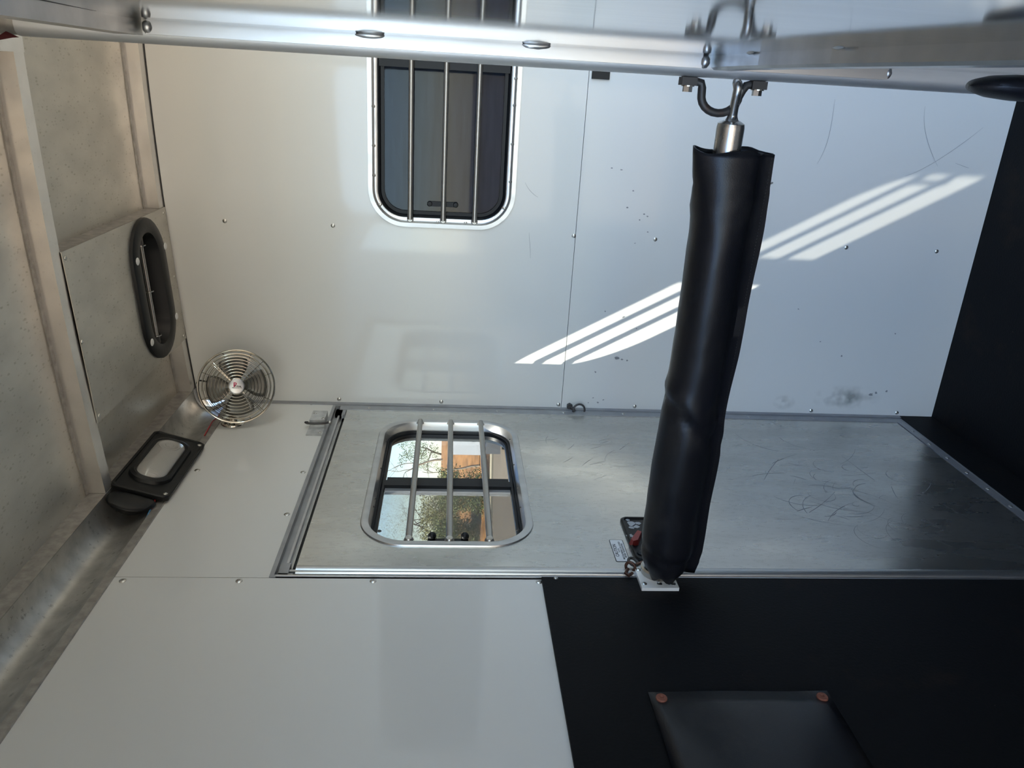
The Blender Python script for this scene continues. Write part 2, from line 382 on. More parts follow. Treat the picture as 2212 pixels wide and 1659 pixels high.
# unseen right wall, its wide opening added to let in more daylight
bm = new(); plate(bm, rect(-3.2, 0, 0, 2.0), [rect(-2.9, -.25, .95, 1.92)], lambda u, v, t: (1.85 + t, u, v), 0, .03)
obj('wall_right', bm, 'white', kind='structure')
# ceiling: arched skin with ribs
bm = new(); rings = []
xs = [-.05 + i * 1.95 / 26 for i in range(27)]
ring_loft(bm, [[Vector((x, y, zb(x) + dz)) for x in xs] + [Vector((x, y, zb(x) + dz + .012)) for x in reversed(xs)] for y, dz in ((-3.2, .0335), (0.05, .0335))])
ceil = obj('ceiling', bm, 'ceil', kind='structure')
def rib(y0, y1, xa, xb, wdt=None):
    bm = new(); X = [xa + i * (xb - xa) / 24 for i in range(25)]
    ring_loft(bm, [[Vector((x, y0, zb(x))), Vector((x, y1, zb(x))), Vector((x, y1, zb(x) + .034)), Vector((x, y0, zb(x) + .034))] for x in X])
    o = obj('rib', bm, 'rib', ceil, bevel=0)
    bm = new()
    ring_loft(bm, [[Vector((x, y0 - .012, zb(x) + .0315)), Vector((x, y0, zb(x) + .0315)), Vector((x, y0, zb(x) + .034)), Vector((x, y0 - .012, zb(x) + .034))] for x in X])
    obj('rib_flange', bm, 'flange', ceil)
rib(-.0335, -.0015, .037, 1.82)
rib(-.577, -.545, .037, 1.82)
for y in (-1.2, -1.8, -2.4, -3.0): rib(y - .03, y, .037, 1.82)
# lengthwise beam under the roof over the divider
bm = new(); box(bm, .842, .900, -3.1, -.578, 2.098, 2.150); obj('roof_beam', bm, 'rib', ceil, bevel=.003)
# side roof rail: wall lip, cove, hanging lip
def cove_prof():
    P = [(0.0, 1.974), (0.0025, 1.974), (0.0025, 1.987), (0.0, 1.988)]
    for i in range(13):
        t = i / 12; a = radians(192 - 118 * t)
        P.append((0.040 + .058 * cos(a) * 1.0 - 0.0, 2.010 + .0655 * sin(a) + .0005))
    P = P[:4] + [(0.0, 1.990)] + [( -0.0 + 0.0345 * (1 - cos(radians(90 * i / 12))) - .030 * sin(pi * i / 12), 1.990 + .085 * sin(radians(90 * i / 12)) ** 1.0) for i in range(1, 13)]
    P += [(.0345, 2.108), (.0315, 2.108)]
    return P
CP = cove_prof()
CPb = CP + [(.0315, 2.16), (-.05, 2.16), (-.05, 1.974)]
bm = new(); ring_loft(bm, [[Vector((x, y, z)) for x, z in CPb] for y in (-3.3, 0.03)])
rail = obj('trim_1', bm, 'coverail', kind='structure', smooth=True)
bm = new(); box(bm, .0345, .0365, -3.2, -.001, 2.074, 2.108); obj('hanging_lip', bm, 'flange', rail)
bm = new(); box(bm, .0, .004, -3.2, -.001, 1.9735, 1.9885); obj('wall_lip', bm, 'flange', rail)
# end cap bead where the cove meets the front wall
bm = new(); tube(bm, [Vector((x + .002, -.010, z)) for x, z in CP[3:17]], .006, 8); obj('end_bead', bm, 'trim', rail, smooth=True)
# wall-top strip (white wall meets first rib) : black strip standing for the shade in the gap
bm = new(); X = [i * 1.85 / 24 for i in range(25)]
ring_loft(bm, [[Vector((x, -.0015, zb(x) - .0022)), Vector((x, 0, zb(x) - .0022)), Vector((x, 0, zb(x) + .03)), Vector((x, -.0015, zb(x) + .03))] for x in X])
obj('gap_shade_strip', bm, 'seal', ceil)

# ================================================================ FRONT WINDOW (window_1)
def ring_o(cx, cy, w_, h_, r, n=12): return rrect(cx, cy, w_, h_, r, n)
cx, cz = (WX0 + WX1) / 2, (WZ0 + WZ1) / 2
wi = thing('window_1', 'dark barred window', 'window', (cx, 0, WZ0)); del wi['label']; del wi['category']; wi['kind'] = 'structure'
W_, H_ = WX1 - WX0, WZ1 - WZ0
bm = new(); frame_loft(bm, [(ring_o(cx, cz, W_ + .050, H_ + .050, .092), 0), (ring_o(cx, cz, W_ + .049, H_ + .049, .091), .0035), (ring_o(cx, cz, W_ + .028, H_ + .028, .08), .0035), (ring_o(cx, cz, W_ + .028, H_ + .028, .08), 0.0)], FW)
obj('outer_frame', bm, 'alu', wi)
bm = new(); frame_loft(bm, [(ring_o(cx, cz, W_ + .027, H_ + .027, .08), 0), (ring_o(cx, cz, W_ + .026, H_ + .026, .08), .006), (ring_o(cx, cz, W_ + .018, H_ + .018, .076), .0075), (ring_o(cx, cz, W_ + .016, H_ + .016, .075), .005), (ring_o(cx, cz, W_ + .005, H_ + .005, .07), .005), (ring_o(cx, cz, W_ + .001, H_ + .001, .066), .004), (ring_o(cx, cz, W_ - .001, H_ - .001, .065), -.012), (ring_o(cx, cz, W_ + .004, H_ + .004, .067), -.012)], FW)
obj('riveted_trim', bm, 'alubright', wi, smooth=True)
bm = new(); frame_loft(bm, [(ring_o(cx, cz, W_ + .0, H_ + .0, .065), .001), (ring_o(cx, cz, W_ - .010, H_ - .010, .06), .003), (ring_o(cx, cz, W_ - .014, H_ - .014, .058), -.004), (ring_o(cx, cz, W_ - .030, H_ - .030, .05), -.004), (ring_o(cx, cz, W_ - .031, H_ - .031, .05), -.012), (ring_o(cx, cz, W_, H_, .065), -.012)], FW)
obj('gasket', bm, 'gasket', wi, smooth=True)
bm = new(); box(bm, .860, .892, -.004, .012, WZ0 + .004, WZ1 - .004); obj('mullion', bm, 'gasket', wi, bevel=.002)
bm = new(); plate(bm, ring_o(cx, cz, W_ - .03, H_ - .03, .05), [], FW, -.008, -.0095); obj('pane', bm, 'darkglass', wi)
bm = new(); plate(bm, rect(WX0 - .03, WX1 + .03, WZ0 - .03, WZ1 + .03), [], FW, -.030, -.034); obj('dark_room_sheet', bm, 'tack', wi)  # flat grey sheet stands in for the dark room behind the glass
for z in (1.5085, 1.4265, 1.3480):
    bm = new(); cyl(bm, (WX0 - .004, -.013, z), (WX1 + .004, -.013, z), .0062); cyl(bm, (WX0 - .004, -.004, z), (WX0 - .004, -.013, z), .009, .006, 12); cyl(bm, (WX1 + .004, -.004, z), (WX1 + .004, -.013, z), .009, .006, 12)
    obj('bar', bm, 'rod', wi, smooth=True)
for z in (1.461, 1.396):
    bm = new(); lathe(bm, (.546, .010, z), (0, -1, 0), [(.0065, 0), (.0065, .008), (.005, .010), (0, .0105)], 16); obj('latch_button', bm, 'black', wi, smooth=True)
bm = new(); box(bm, .540, .552, .0045, .008, 1.392, 1.465); obj('latch_bar', bm, 'gasket', wi)
for x, z in ((.79, 1.262), (.70, 1.262), (.61, 1.262), (.545, 1.274), (.503, 1.37), (.502, 1.44), (.505, 1.505), (.54, 1.583), (.61, 1.598), (.68, 1.598), (.77, 1.598), (.85, 1.262)):
    rivet(wi, (x, -.005, z), (0, -1, 0), .0045)
# ================================================================ DOOR (door_1) with its own window
dr = thing('door_1', 'x', 'x', (0, -.41, .103)); del dr['label']; del dr['category']; dr['kind'] = 'structure'
GY0, GY1, GZ0, GZ1 = -.690, -.112, 1.232, 1.563      # rim of the pressed window surround
gy, gz = (GY0 + GY1) / 2, (GZ0 + GZ1) / 2; gw, gh = GY1 - GY0, GZ1 - GZ0
bm = new(); plate(bm, rect(-.770, -.044, .130, 1.670), [ring_o(gy, gz, gw, gh, .085)], LW, 0.0, -0.006)
obj('panel', bm, 'door', dr)
bm = new(); box(bm, -.030, -.006, -.768, GY0 - .02, .132, 1.668); box(bm, -.030, -.006, GY1 + .02, -.046, .132, 1.668); box(bm, -.030, -.006, -.768, -.046, .132, GZ0 - .02); box(bm, -.030, -.006, -.768, -.046, GZ1 + .02, 1.668)
obj('core', bm, 'trim', dr)
# stepped door frame
bm = new()
plate(bm, rect(-.803, -.018, .103, 1.711), [rect(-.797, -.022, .107, 1.703)], LW, .002, -.04)
obj('frame', bm, 'trim', dr)
bm = new(); plate(bm, rect(-.797, -.022, .107, 1.703), [rect(-.780, -.030, .114, 1.690)], LW, -.010, -.04); obj('frame_step', bm, 'trim', dr)
bm = new(); plate(bm, rect(-.780, -.030, .114, 1.690), [rect(-.774, -.034, .119, 1.6855)], LW, -.003, -.04); obj('frame_channel', bm, 'alubright', dr)
bm = new(); plate(bm, rect(-.774, -.034, .119, 1.6855), [rect(-.771, -.040, .124, 1.679)], LW, -.012, -.04); obj('frame_lip', bm, 'alu', dr)
bm = new(); plate(bm, rect(-.771, -.040, .124, 1.679), [rect(-.7695, -.0445, .130, 1.6705)], LW, -.018, -.04); obj('seal', bm, 'seal', dr)
# riveted flat strips along the far side and the bottom
bm = new(); box(bm, -.010, .0015, -.0445, -.018, .103, 1.690); obj('riveted_strip', bm, 'trim', dr, bevel=.001)
bm = new(); box(bm, -.006, .0014, -.770, -.0446, .105, .1275); obj('sill_strip', bm, 'trim', dr, bevel=.001)
for z in (1.614, 1.44, 1.267, 1.084, .917, .73, .558, .373, .202): rivet(dr, (.0015, -.031, z), (1, 0, 0), .0048)
for i in range(9): rivet(dr, (.0015, -.105 - i * .082, .1175), (1, 0, 0), .0048)
# rounded vertical edge trim on the near side
bm = new(); prof = [(-.0045 + .0, -.7985)] + [(.0 + .0095 * sin(radians(a)), -.7835 - .0125 * cos(radians(a))) for a in range(0, 181, 15)] + [(-.006, -.7695)]
ring_loft(bm, [[Vector((x, y, z)) for x, y in prof] for z in (.105, 1.667)])
obj('edge_trim', bm, 'alu', dr, smooth=True)
bm = new(); box(bm, -.004, .004, -.803, -.7995, .105, 1.70); obj('edge_bead', bm, 'alubright', dr)
# grey plastic corner keys of the frame
for y0, y1 in ((-.797, -.757), (-.075, -.040)):
    bm = new(); box(bm, -.012, -.0005, y0, y1, 1.681, 1.698); box(bm, -.012, -.0005, y0, y0 + .008 if y0 < -.5 else y1, 1.672, 1.698); obj('corner_key', bm, 'trim', dr, bevel=.001)
# window in the door
RI = (gy + .022, gz, gw - .055, gh - .030)   # inner edge of the surround, set back
ih = gh - .030
yi0, yi1 = -.664, -.112
iy, iw = (yi0 + yi1) / 2, yi1 - yi0
wd = thing('window', 'x', 'x', (0, gy, GZ0)); del wd['label']; del wd['category']; wd.parent = dr; wd.location = Vector((0, gy, GZ0)) - dr.location
bm = new()
frame_loft(bm, [(ring_o(gy, gz, gw + .022, gh + .020, .095), .0003), (ring_o(gy, gz, gw + .019, gh + .017, .0935), .0030), (ring_o(gy, gz, gw - .004, gh - .002, .085), .0042), (ring_o(gy, gz, gw - .014, gh - .011, .080), .0022),
                (ring_o(gy + .002, gz, gw - .026, gh - .020, .076), -.012), (ring_o(gy + .002, gz, gw - .028, gh - .022, .074), -.028), (ring_o(gy, gz, gw - .004, gh - .004, .085), -.028)], LW)
obj('surround', bm, 'alu', wd, smooth=True)
bm = new(); gasY, gasW, gasH = gy + .002, gw - .026, gh - .020
frame_loft(bm, [(ring_o(gasY, gz, gasW, gasH, .075), -.020), (ring_o(gasY, gz, gasW - .010, gasH - .010, .070), -.019), (ring_o(gasY, gz, gasW - .014, gasH - .014, .068), -.025), (ring_o(gasY, gz, gasW - .030, gasH - .024, .060), -.025), (ring_o(gasY, gz, gasW - .032, gasH - .026, .058), -.034), (ring_o(gasY, gz, gasW + .004, gasH, .075), -.050)], LW)
obj('gasket', bm, 'gasket', wd, smooth=True)
yy0, yy1 = gasY - gasW / 2 + .012, gasY + gasW / 2 - .012
bm = new(); box(bm, -.036, -.018, -.424, -.400, GZ0 + .022, GZ1 - .022); box(bm, -.040, -.022, -.400, -.379, GZ0 + .026, GZ1 - .026); obj('mullion', bm, 'gasket', wd, bevel=.002)
bm = new(); box(bm, -.036, -.026, -.436, -.424, GZ0 + .024, GZ1 - .024); obj('sash_edge', bm, 'trim', wd)
bm = new(); plate(bm, [p for p in ring_o(gasY, gz, gasW - .028, gasH - .022, .06)], [], LW, -.030, -.0315); obj('pane', bm, 'glass', wd)
bm = new(); box(bm, -.0340, -.0338, yy0, -.424, GZ0 + .022, GZ1 - .022); obj('insect_screen', bm, 'screen', wd)
for z in (1.4725, 1.3935, 1.3150):
    bm = new(); cyl(bm, (.0055, GY0 + .012, z), (.0055, GY1 - .006, z), .0066); cyl(bm, (.0, GY0 + .014, z), (.0055, GY0 + .014, z), .010, .007, 12); cyl(bm, (.0, GY1 - .008, z), (.0055, GY1 - .008, z), .010, .007, 12)
    obj('bar', bm, 'rod', wd, smooth=True)
bm = new(); box(bm, -.030, -.026, -.640, -.630, 1.355, 1.437); obj('latch_bar', bm, 'black', wd)
for z in (1.428, 1.362):
    bm = new(); sphere(bm, (-.020, -.630, z), .0085); obj('latch_knob', bm, 'black', wd, smooth=True)
for y, z in ((-.215, 1.556), (-.36, 1.556), (-.50, 1.556), (-.535, 1.556), (-.63, 1.533), (-.19, 1.2405), (-.33, 1.2395), (-.44, 1.2395), (-.53, 1.2395), (-.62, 1.255)):
    rivet(wd, (-.010, y, z), (1, 0, .0), .0042, 'forged')
# scratches on the door sheet
rs = random.Random(3)
bm = new()
def scr(y, z, ang, L, curv, wd_=.0009):
    pts = []; a = ang; p = [y, z]
    for i in range(12):
        pts.append(Vector((0, p[0], p[1]))); p[0] += cos(a) * L / 11; p[1] += sin(a) * L / 11; a += curv / 11
    ribbon(bm, pts, wd_, (1, 0, 0), .0004)
for i in range(46):
    scr(rs.uniform(-.62, -.22), rs.gauss(.50, .07), rs.choice((rs.gauss(1.0, .5), rs.gauss(2.3, .5))), rs.uniform(.03, .14), rs.gauss(0, 1.6), rs.uniform(.0006, .0012))
for i in range(14):
    scr(rs.uniform(-.40, -.16), rs.uniform(.9, 1.17), rs.gauss(2.2, .25), rs.uniform(.03, .07), rs.gauss(0, .5), rs.uniform(.0006, .001))
for i in range(14):
    scr(rs.uniform(-.70, -.30), rs.uniform(.22, .5), rs.uniform(0, pi), rs.uniform(.04, .12), rs.gauss(0, 1.2), rs.uniform(.0005, .0009))
obj('scratch_marks', bm, 'scratch', dr, kind='stuff')

# ================================================================ DIVIDER on the right
dv = thing('stall_divider', 'polished aluminium stall divider with welded upright post and mirror-like sheet', 'divider', (.88, -.86, 0))
XP = .889
bm = new()
ys = [-.872, -.95, -1.1, -1.3, -1.55, -1.8, -2.1, -2.5, -2.9]; zs = [.10, .5, .8, .95, 1.04, 1.12, 1.3, 1.5, 1.7, 1.9, 2.05]
g = []
for y in ys:
    row = []
    for z in zs:
        up = max(0, min(1, (z - 1.0) / .5)); s = (-.872 - y)
        sl = (.0040 * up - .0035 * (1 - up))
        row.append(Vector((XP + sl * min(s, .7) * 0.9, y, z)))
    g.append(row)
ring_loft(bm, g, closed=False)
sheet = obj('polished_sheet', bm, 'mirror', dv, smooth=True)
mod = sheet.modifiers.new('thick', 'SOLIDIFY'); mod.thickness = .003; mod.offset = 0
sheet.data.update()
# make sure the solid grows away from the stall (thin sheet either way)
bm = new(); X0, X1 = .8605, .889
prof = [(X0 + .013, -.830), (X1, -.830), (X1 + .012, -.838), (X1 + .012, -.874), (X0 + .014, -.876), (X0 + .006, -.874), (X0 + .001, -.868), (X0, -.858), (X0 + .001, -.845), (X0 + .005, -.835)]
ring_loft(bm, [[Vector((x, y, z)) for x, y in prof] for z in (0.0, 1.962)])
obj('post', bm, 'postalu', dv, smooth=True)
bm = new(); ring_loft(bm, [[Vector((.876 + (x - .876) * .92, -.855 + (y + .855) * .92, z)) for x, y in prof] for z in (1.955, 2.066)]); obj('post_sleeve', bm, 'flange', dv, smooth=True)
for nm, z0, z1, y0, y1 in (('face_strip', 1.078, 1.797, -.886, -.874), ('face_strip', .818, 1.030, -.886, -.874)):
    bm = new(); box(bm, .8715, .8885, y0, y1, z0, z1); obj(nm, bm, 'alubright', dv, bevel=.0015)
bm = new(); box(bm, .870, .8890, -2.9, -.874, 1.805, 1.840); obj('rail', bm, 'alu', dv, bevel=.004)
bm = new()
R_ = []
for y, z in ((-.874, 1.062), (-.95, 1.066), (-1.05, 1.062), (-1.2, 1.046), (-1.45, 1.010), (-1.9, .96), (-2.9, .90)):
    R_.append([Vector((a, y, z + b)) for a, b in ((.8735, 0), (.8885, 0), (.8885, -.034), (.8735, -.034), (.8705, -.030), (.8705, -.004))])
ring_loft(bm, R_); obj('rail', bm, 'alu', dv)
for z0, z1 in ((1.078, 1.797), (.818, 1.030)):
    bm = new(); box(bm, .8880, .8892, -.8868, -.874, z0, z1); obj('seam', bm, 'seal', dv)  # black box stands for the shade inside the joint gap
bm = new(); box(bm, .8880, .8892, -2.9, -.874, 1.8035, 1.8055); obj('seam', bm, 'seal', dv)  # black line painted in for the shaded gap under the rail
def bead(p, sc, n='weld_bead'):
    bm = new(); sphere(bm, p, 1, sc, 14, 9)
    for v in bm.verts: v.co += Vector((noise.noise(v.co * 300), noise.noise(v.co * 310 + Vector((3, 1, 2))), noise.noise(v.co * 290 + Vector((7, 3, 1))))) * .0009
    obj(n, bm, 'alubright', dv, smooth=True)
bead((.8865, -.886, 1.517), (.0045, .004, .019)); bead((.8865, -.886, 1.302), (.0045, .004, .019))
bead((.880, -.882, 1.795), (.009, .008, .007)); bead((.880, -.882, 1.074), (.009, .008, .007)); bead((.880, -.880, .817), (.008, .007, .006))
bead((.888, -1.22, 1.049), (.003, .012, .004)); bead((.888, -1.04, 1.812), (.003, .012, .004)); bead((.888, -1.03, 1.066), (.003, .012, .003))
# U bracket with two bolts
bx = .8600; by = -.858
pts = [(bx - .005, by, 1.096), (bx - .005, by, 1.076), (bx - .0065, by, 1.0675), (bx - .013, by, 1.0655), (bx - .022, by, 1.0650)]
pts += [(bx - .022 - .0225 * sin(radians(a)), by, 1.0385 + .0265 * cos(radians(a))) for a in range(10, 171, 16)]
pts += [(bx - .022, by, 1.0120), (bx - .013, by, 1.0080), (bx - .0065, by, 1.0035), (bx - .005, by, .998), (bx - .005, by, .978)]
bm = new(); tube(bm, pts, .0058, 10); ub = obj('u_bracket', bm, 'forged', dv, smooth=True)
for z in (1.087, .988):
    bm = new(); box(bm, bx - .0105, bx, by - .010, by + .010, z - .011, z + .010); obj('bracket_foot', bm, 'forged', ub, bevel=.002)
    bm = new(); cyl(bm, (bx - .0105, by, z - .001), (bx - .019, by, z - .001), .0068, n=6); cyl(bm, (bx - .010, by, z - .001), (bx - .012, by, z - .001), .009, n=16); obj('bolt', bm, 'steel', ub)
# release pin with red tag at the top of the post
pn = thing('release_pin', 'brass release pin with a dark red tag at the top of the divider post', 'pin', (.86, -.9, 1.97))
bm = new(); tube(bm, [(.868, -.895, 1.975), (.861, -.900, 1.985), (.855, -.905, 2.005), (.853, -.905, 2.03)], .0035, 10); obj('pin', bm, 'brass', pn, smooth=True)
bm = new(); v = [(.8645, -.887, 1.965), (.8585, -.889, 1.950), (.8575, -.890, 1.958), (.8540, -.893, 1.972), (.8565, -.893, 1.977), (.861, -.890, 1.969)]
ring_loft(bm, [[Vector(p) for p in v], [Vector(p) + Vector((0, -.003, 0)) for p in v]]); obj('tag', bm, 'dkred', pn)
# rubber bumper on the divider
bm = new(); K = [(.0, .972), (.55, .966), (.85, .953), (1, .934), (1, .85), (1, .6), (.8, .40)]
ring_loft(bm, [[Vector((.8585 + .0105 * max(k, .05) * cos(a), -1.315 + .03 * max(k, .05) * sin(a), z)) for a in [2 * pi * i / 20 for i in range(20)]] for k, z in K])
bump_ = obj('rubber_bumper', bm, 'vinyl', smooth=True); tag(bump_, 'black rubber bumper strip hanging from the divider rail below the U bracket', 'bumper')
# small black latch plate on the front wall beside the post
bm = new(); box(bm, .8595, .905, -.004, 0.0, 1.037, 1.0805); o = obj('latch_plate', bm, 'black', bevel=.001); tag(o, 'small black rectangular plate on the front wall beside the post', 'plate')

# ================================================================ BREAST BAR
A0, A1 = Vector((0.004, -.803, 1.012)), Vector((.806, -.860, 1.0175))
ax = (A1 - A0).normalized()
bb = thing('breast_bar', 'breast bar in a black vinyl padded sleeve spanning from divider post to door side wall', 'bar', tuple(A0))
bm = new(); lathe(bm, A0, ax, [(.0, .006), (.0195, .006), (.0195, (A1 - A0).length - .003 - .005), (.0185, (A1 - A0).length - .003), (.0125, (A1 - A0).length + .0005), (.0, (A1 - A0).length + .001)], 32)
obj('pipe', bm, 'castalu', bb, smooth=True)
L_ = (A1 - A0).length
rp = []
rr = []
for i in range(9):
    t = i / 8; rp.append(A1 + ax * (-.001 + .010 * t)); rr.append(.0068 + .0055 * (1 - t) ** 2)
P0 = rp[-1]
for k in range(5): rp.append(P0.lerp(Vector((.848, -.874, 1.020)), (k + 1) / 5)); rr.append(.0064)
for a in range(20, 121, 20):
    rp.append(Vector((.848 + .0085 * sin(radians(a)), -.8655 - .0085 * cos(radians(a)), 1.0205))); rr.append(.0066 if a < 100 else .0045)
bm = new(); tube(bm, rp, rr, 12); obj('eye_rod', bm, 'castalu', bb, smooth=True)
# sleeve
bm = new(); NS = 90; rings = []
def sprof(t, x):
    """cross-section (side, up) of sleeve, t=0 at the wall end, 1 at the post end"""
    fl = max(0, (t - .82) / .18)                    # flattens towards the open post end
    fw_ = max(0, (.07 - t) / .07)                   # pinched at the wall end
    ry = .047 - .020 * fl * fl - .010 * fw_
    up = .039 + .003 * sin(x * 9) + .012 * fl ** 1.5 - .016 * fw_ ** 2
    dn = .050 + .003 * sin(x * 7 + 1) - .014 * fw_ ** 2
    tip = .070 + .0018 * sin(x * 13) + .0012 * sin(x * 31) - .001 * fl - .006 * fw_ ** 3
    pts = []
    n1 = 30
    for i in range(n1 + 1):
        a = radians(-142 + 284 * i / n1)
        pts.append((ry * sin(a), (up if cos(a) > 0 else dn) * cos(a)))
    e = pts[-1]; b = pts[0]
    rside = [(e[0] * .42, e[1] - .008), (.0045, e[1] - .017), (.0035, -tip)]
    lside = [(-.0035, -tip), (-.0045, b[1] - .017), (b[0] * .42, b[1] - .008)]
    return pts + rside + lside
side = ax.cross(Vector((0, 0, 1))).normalized()       # towards -y
upv = side.cross(ax).normalized()
for i in range(NS + 1):
    t = i / NS; s = .020 + t * (.745); x = s
    c = A0 + ax * s - upv * .003
    ring = []
    pr = sprof(t, x)
    for j, (a, b) in enumerate(pr):
        q = Vector((x * 9, a * 22, b * 22))
        d = noise.noise(q) * .0019 + noise.noise(q * 3.1) * .0008
        # diagonal crease near the middle and folds near each end
        d -= .004 * math.exp(-((x - .34 - b * .8) / .012) ** 2) * (1 if a > -.02 else .3)
        d += .003 * math.exp(-((x - .36 - b * .8) / .016) ** 2)
        d -= .0014 * math.exp(-((x - .715) / .006) ** 2)
        d += .0014 * math.exp(-((x - .69 + b * .2) / .010) ** 2)
        d -= .004 * math.exp(-((x - .065 - b * .25) / .008) ** 2)
        fk = 1.0 if abs(a) > .006 else .35
        rad = Vector((a, b)).normalized()
        endw = (.006 * sin(j * .9) if t in (0.0,) else 0) + (.0035 * sin(j * .5 + 1) if i == NS else 0)
        ring.append(c + side * (a + rad.x * d * fk) + upv * (b + rad.y * d * fk) + ax * endw)
    rings.append(ring)
ring_loft(bm, rings, cap=False)
slv = obj('padded_sleeve', bm, 'vinyl', bb, smooth=True)
md = slv.modifiers.new('cloth_thickness', 'SOLIDIFY'); md.thickness = .002; md.offset = -1
# stitching along the seam
bm = new()
for i in range(150):
    s = .03 + i * .00487; c = A0 + ax * s - upv * (.003 + .0635) + side * .0042
    box(bm, -.0011, .0011, -.0003, .0003, -.0004, .0004)
    bm.verts.ensure_lookup_table()
    for v in bm.verts[-8:]: v.co = c + ax * v.co.x + side * v.co.y + upv * v.co.z
obj('stitching', bm, 'seal', slv)
# wall plate + socket + hanging clip
wp = thing('bar_socket', 'white plastic wall plate with rivets holding the breast bar end', 'socket', (.006, -.80, 1.015))
bm = new(); box(bm, .006, .0125, -.8455, -.765, .982, 1.050); obj('wall_plate', bm, 'white_plastic', wp, bevel=.0012)
for y, z in ((-.833, 1.043), (-.833, 1.015), (-.833, .990), (-.790, 1.044), (-.775, .989)): rivet(wp, (.0125, y, z), (1, 0, 0), .0050)
bm = new(); lathe(bm, (.0125, -.797, 1.011), (1, 0, 0), [(.020, 0), (.030, 0), (.031, .010), (.028, .013), (.021, .013), (.020, .006)], 28); obj('cup', bm, 'steel', wp, smooth=True)
cl = thing('snap_clip', 'rusty brown snap clip hanging beside the breast bar end', 'clip', (.01, -.785, 1.06))
def torus(bm, c, u, v, R0, r0, n=28, k=10):
    c = Vector(c); u = Vector(u).normalized(); v = Vector(v).normalized()
    tube(bm, [c + (u * cos(2 * pi * i / n) + v * sin(2 * pi * i / n)) * R0 for i in range(n)], r0, k, loop=True)
bm = new(); torus(bm, (.016, -.770, 1.050), (.3, 0, 1), (.2, 1, 0), .0095, .0028); obj('ring', bm, 'forged', cl, smooth=True)
bm = new(); torus(bm, (.014, -.783, 1.058), (0, .4, 1), (1, .2, 0), .0085, .0028); obj('link', bm, 'rustbrown', cl, smooth=True)
bm = new(); tube(bm, [(.014, -.790, 1.064), (.013, -.802, 1.071), (.012, -.808, 1.066), (.012, -.800, 1.058)], .0032, 8); tube(bm, [(.014, -.776, 1.046), (.018, -.772, 1.030)], .003, 8); obj('hook', bm, 'rustbrown', cl, smooth=True)

# ================================================================ DOOR LATCH + LABEL
la = thing('door_latch', 'black slam latch with a red lever on the aluminium door behind the breast bar', 'latch', (0, -.66, 1.0))
bm = new(); plate(bm, rrect(-.668, .990, .160, .098, .012), [], LW, 0.0, .004); obj('latch_body', bm, 'black', la)
bm = new(); frame_loft(bm, [(rrect(-.668, .990, .158, .096, .012), .004), (rrect(-.668, .990, .154, .092, .011), .007), (rrect(-.668, .990, .148, .086, .009), .007), (rrect(-.668, .990, .146, .084, .009), .004)], LW); obj('rim', bm, 'black', la, smooth=True)
bm = new(); ring_loft(bm, [[Vector((.004, y, z)) for y, z in ((-.700, 1.036), (-.690, 1.040), (-.655, 1.018), (-.662, 1.008), (-.694, 1.022))], [Vector((.016, y, z)) for y, z in ((-.698, 1.034), (-.690, 1.037), (-.658, 1.017), (-.663, 1.010), (-.693, 1.024))]]); obj('lever', bm, 'red', la, bevel=.001, label='red lever')
bm = new(); rs = random.Random(5)
for (y, z, s) in ((-.615, 1.018, .010), (-.625, 1.012, .008), (-.612, 1.005, .007), (-.660, 1.032, .008), (-.668, 1.026, .006), (-.63, 1.022, .006), (-.600, 1.024, .005)):
    n = 11; q = [bm.verts.new((.0045, y + s * rs.uniform(.5, 1.2) * cos(2 * pi * i / n), z + s * rs.uniform(.5, 1.1) * sin(2 * pi * i / n))) for i in range(n)]; bm.faces.new(q)
obj('worn_paint', bm, 'chip', la, label='grey patches of worn paint')
bm = new(); lathe(bm, (.004, -.722, 1.022), (1, 0, 0), [(.0085, 0), (.0085, .002), (.006, .0035), (0, .0035)], 20); obj('key_cylinder', bm, 'black', la, smooth=True)
cb = thing('caution_label', 'white CAUTION label with black border stuck on the door beside the latch', 'label', (0, -.706, 1.062))
bm = new(); plate(bm, rrect(-.708, 1.0625, .0765, .0275, .003), [], LW, .0001, .0005); obj('border', bm, 'ink', cb)
bm = new(); plate(bm, rrect(-.708, 1.0625, .0738, .0248, .0022), [], LW, .0005, .0007); obj('paper', bm, 'label', cb)
for s, dz, sz, sxx in (('CAUTION', .0068, .0098, .98), ('LATCH', .0007, .0042, 1.0), ('MUST BE PINNED OR LOCKED', -.0043, .0052, .86), ('BEFORE TRANSPORTING', -.0088, .0052, .86)):
    text(s, sz, (.0008, -.708, 1.0625 + dz), (0, 1, 0), (0, 0, 1), 'ink', cb, bold=.00012 if sz > .006 else .00004, sx=sxx)

# hook bracket above the door
hb = thing('tie_bracket', 'white square bracket with a wire loop above the door corner', 'bracket', (0, -.155, 1.71))
bm = new(); box(bm, 0, .0025, -.212, -.098, 1.711, 1.750); obj('base_plate', bm, 'bracketwhite', hb)
bm = new(); box(bm, .0025, .020, -.160, -.100, 1.712, 1.749); obj('block', bm, 'bracketwhite', hb, bevel=.0015)
bm = new(); tube(bm, [(.016, -.163, 1.700), (.016, -.170, 1.712), (.017, -.176, 1.735), (.017, -.174, 1.752), (.015, -.165, 1.758), (.012, -.158, 1.754)], .003, 8); obj('wire_loop', bm, 'forged', hb, smooth=True)
bm = new(); sphere(bm, (.016, -.163, 1.698), .0045); obj('loop_end', bm, 'steel', hb, smooth=True)
for y, z, x in ((-.118, 1.741, .020), (-.150, 1.716, .020), (-.197, 1.718, .0025)): rivet(hb, (x, y, z), (1, 0, 0), .0045)
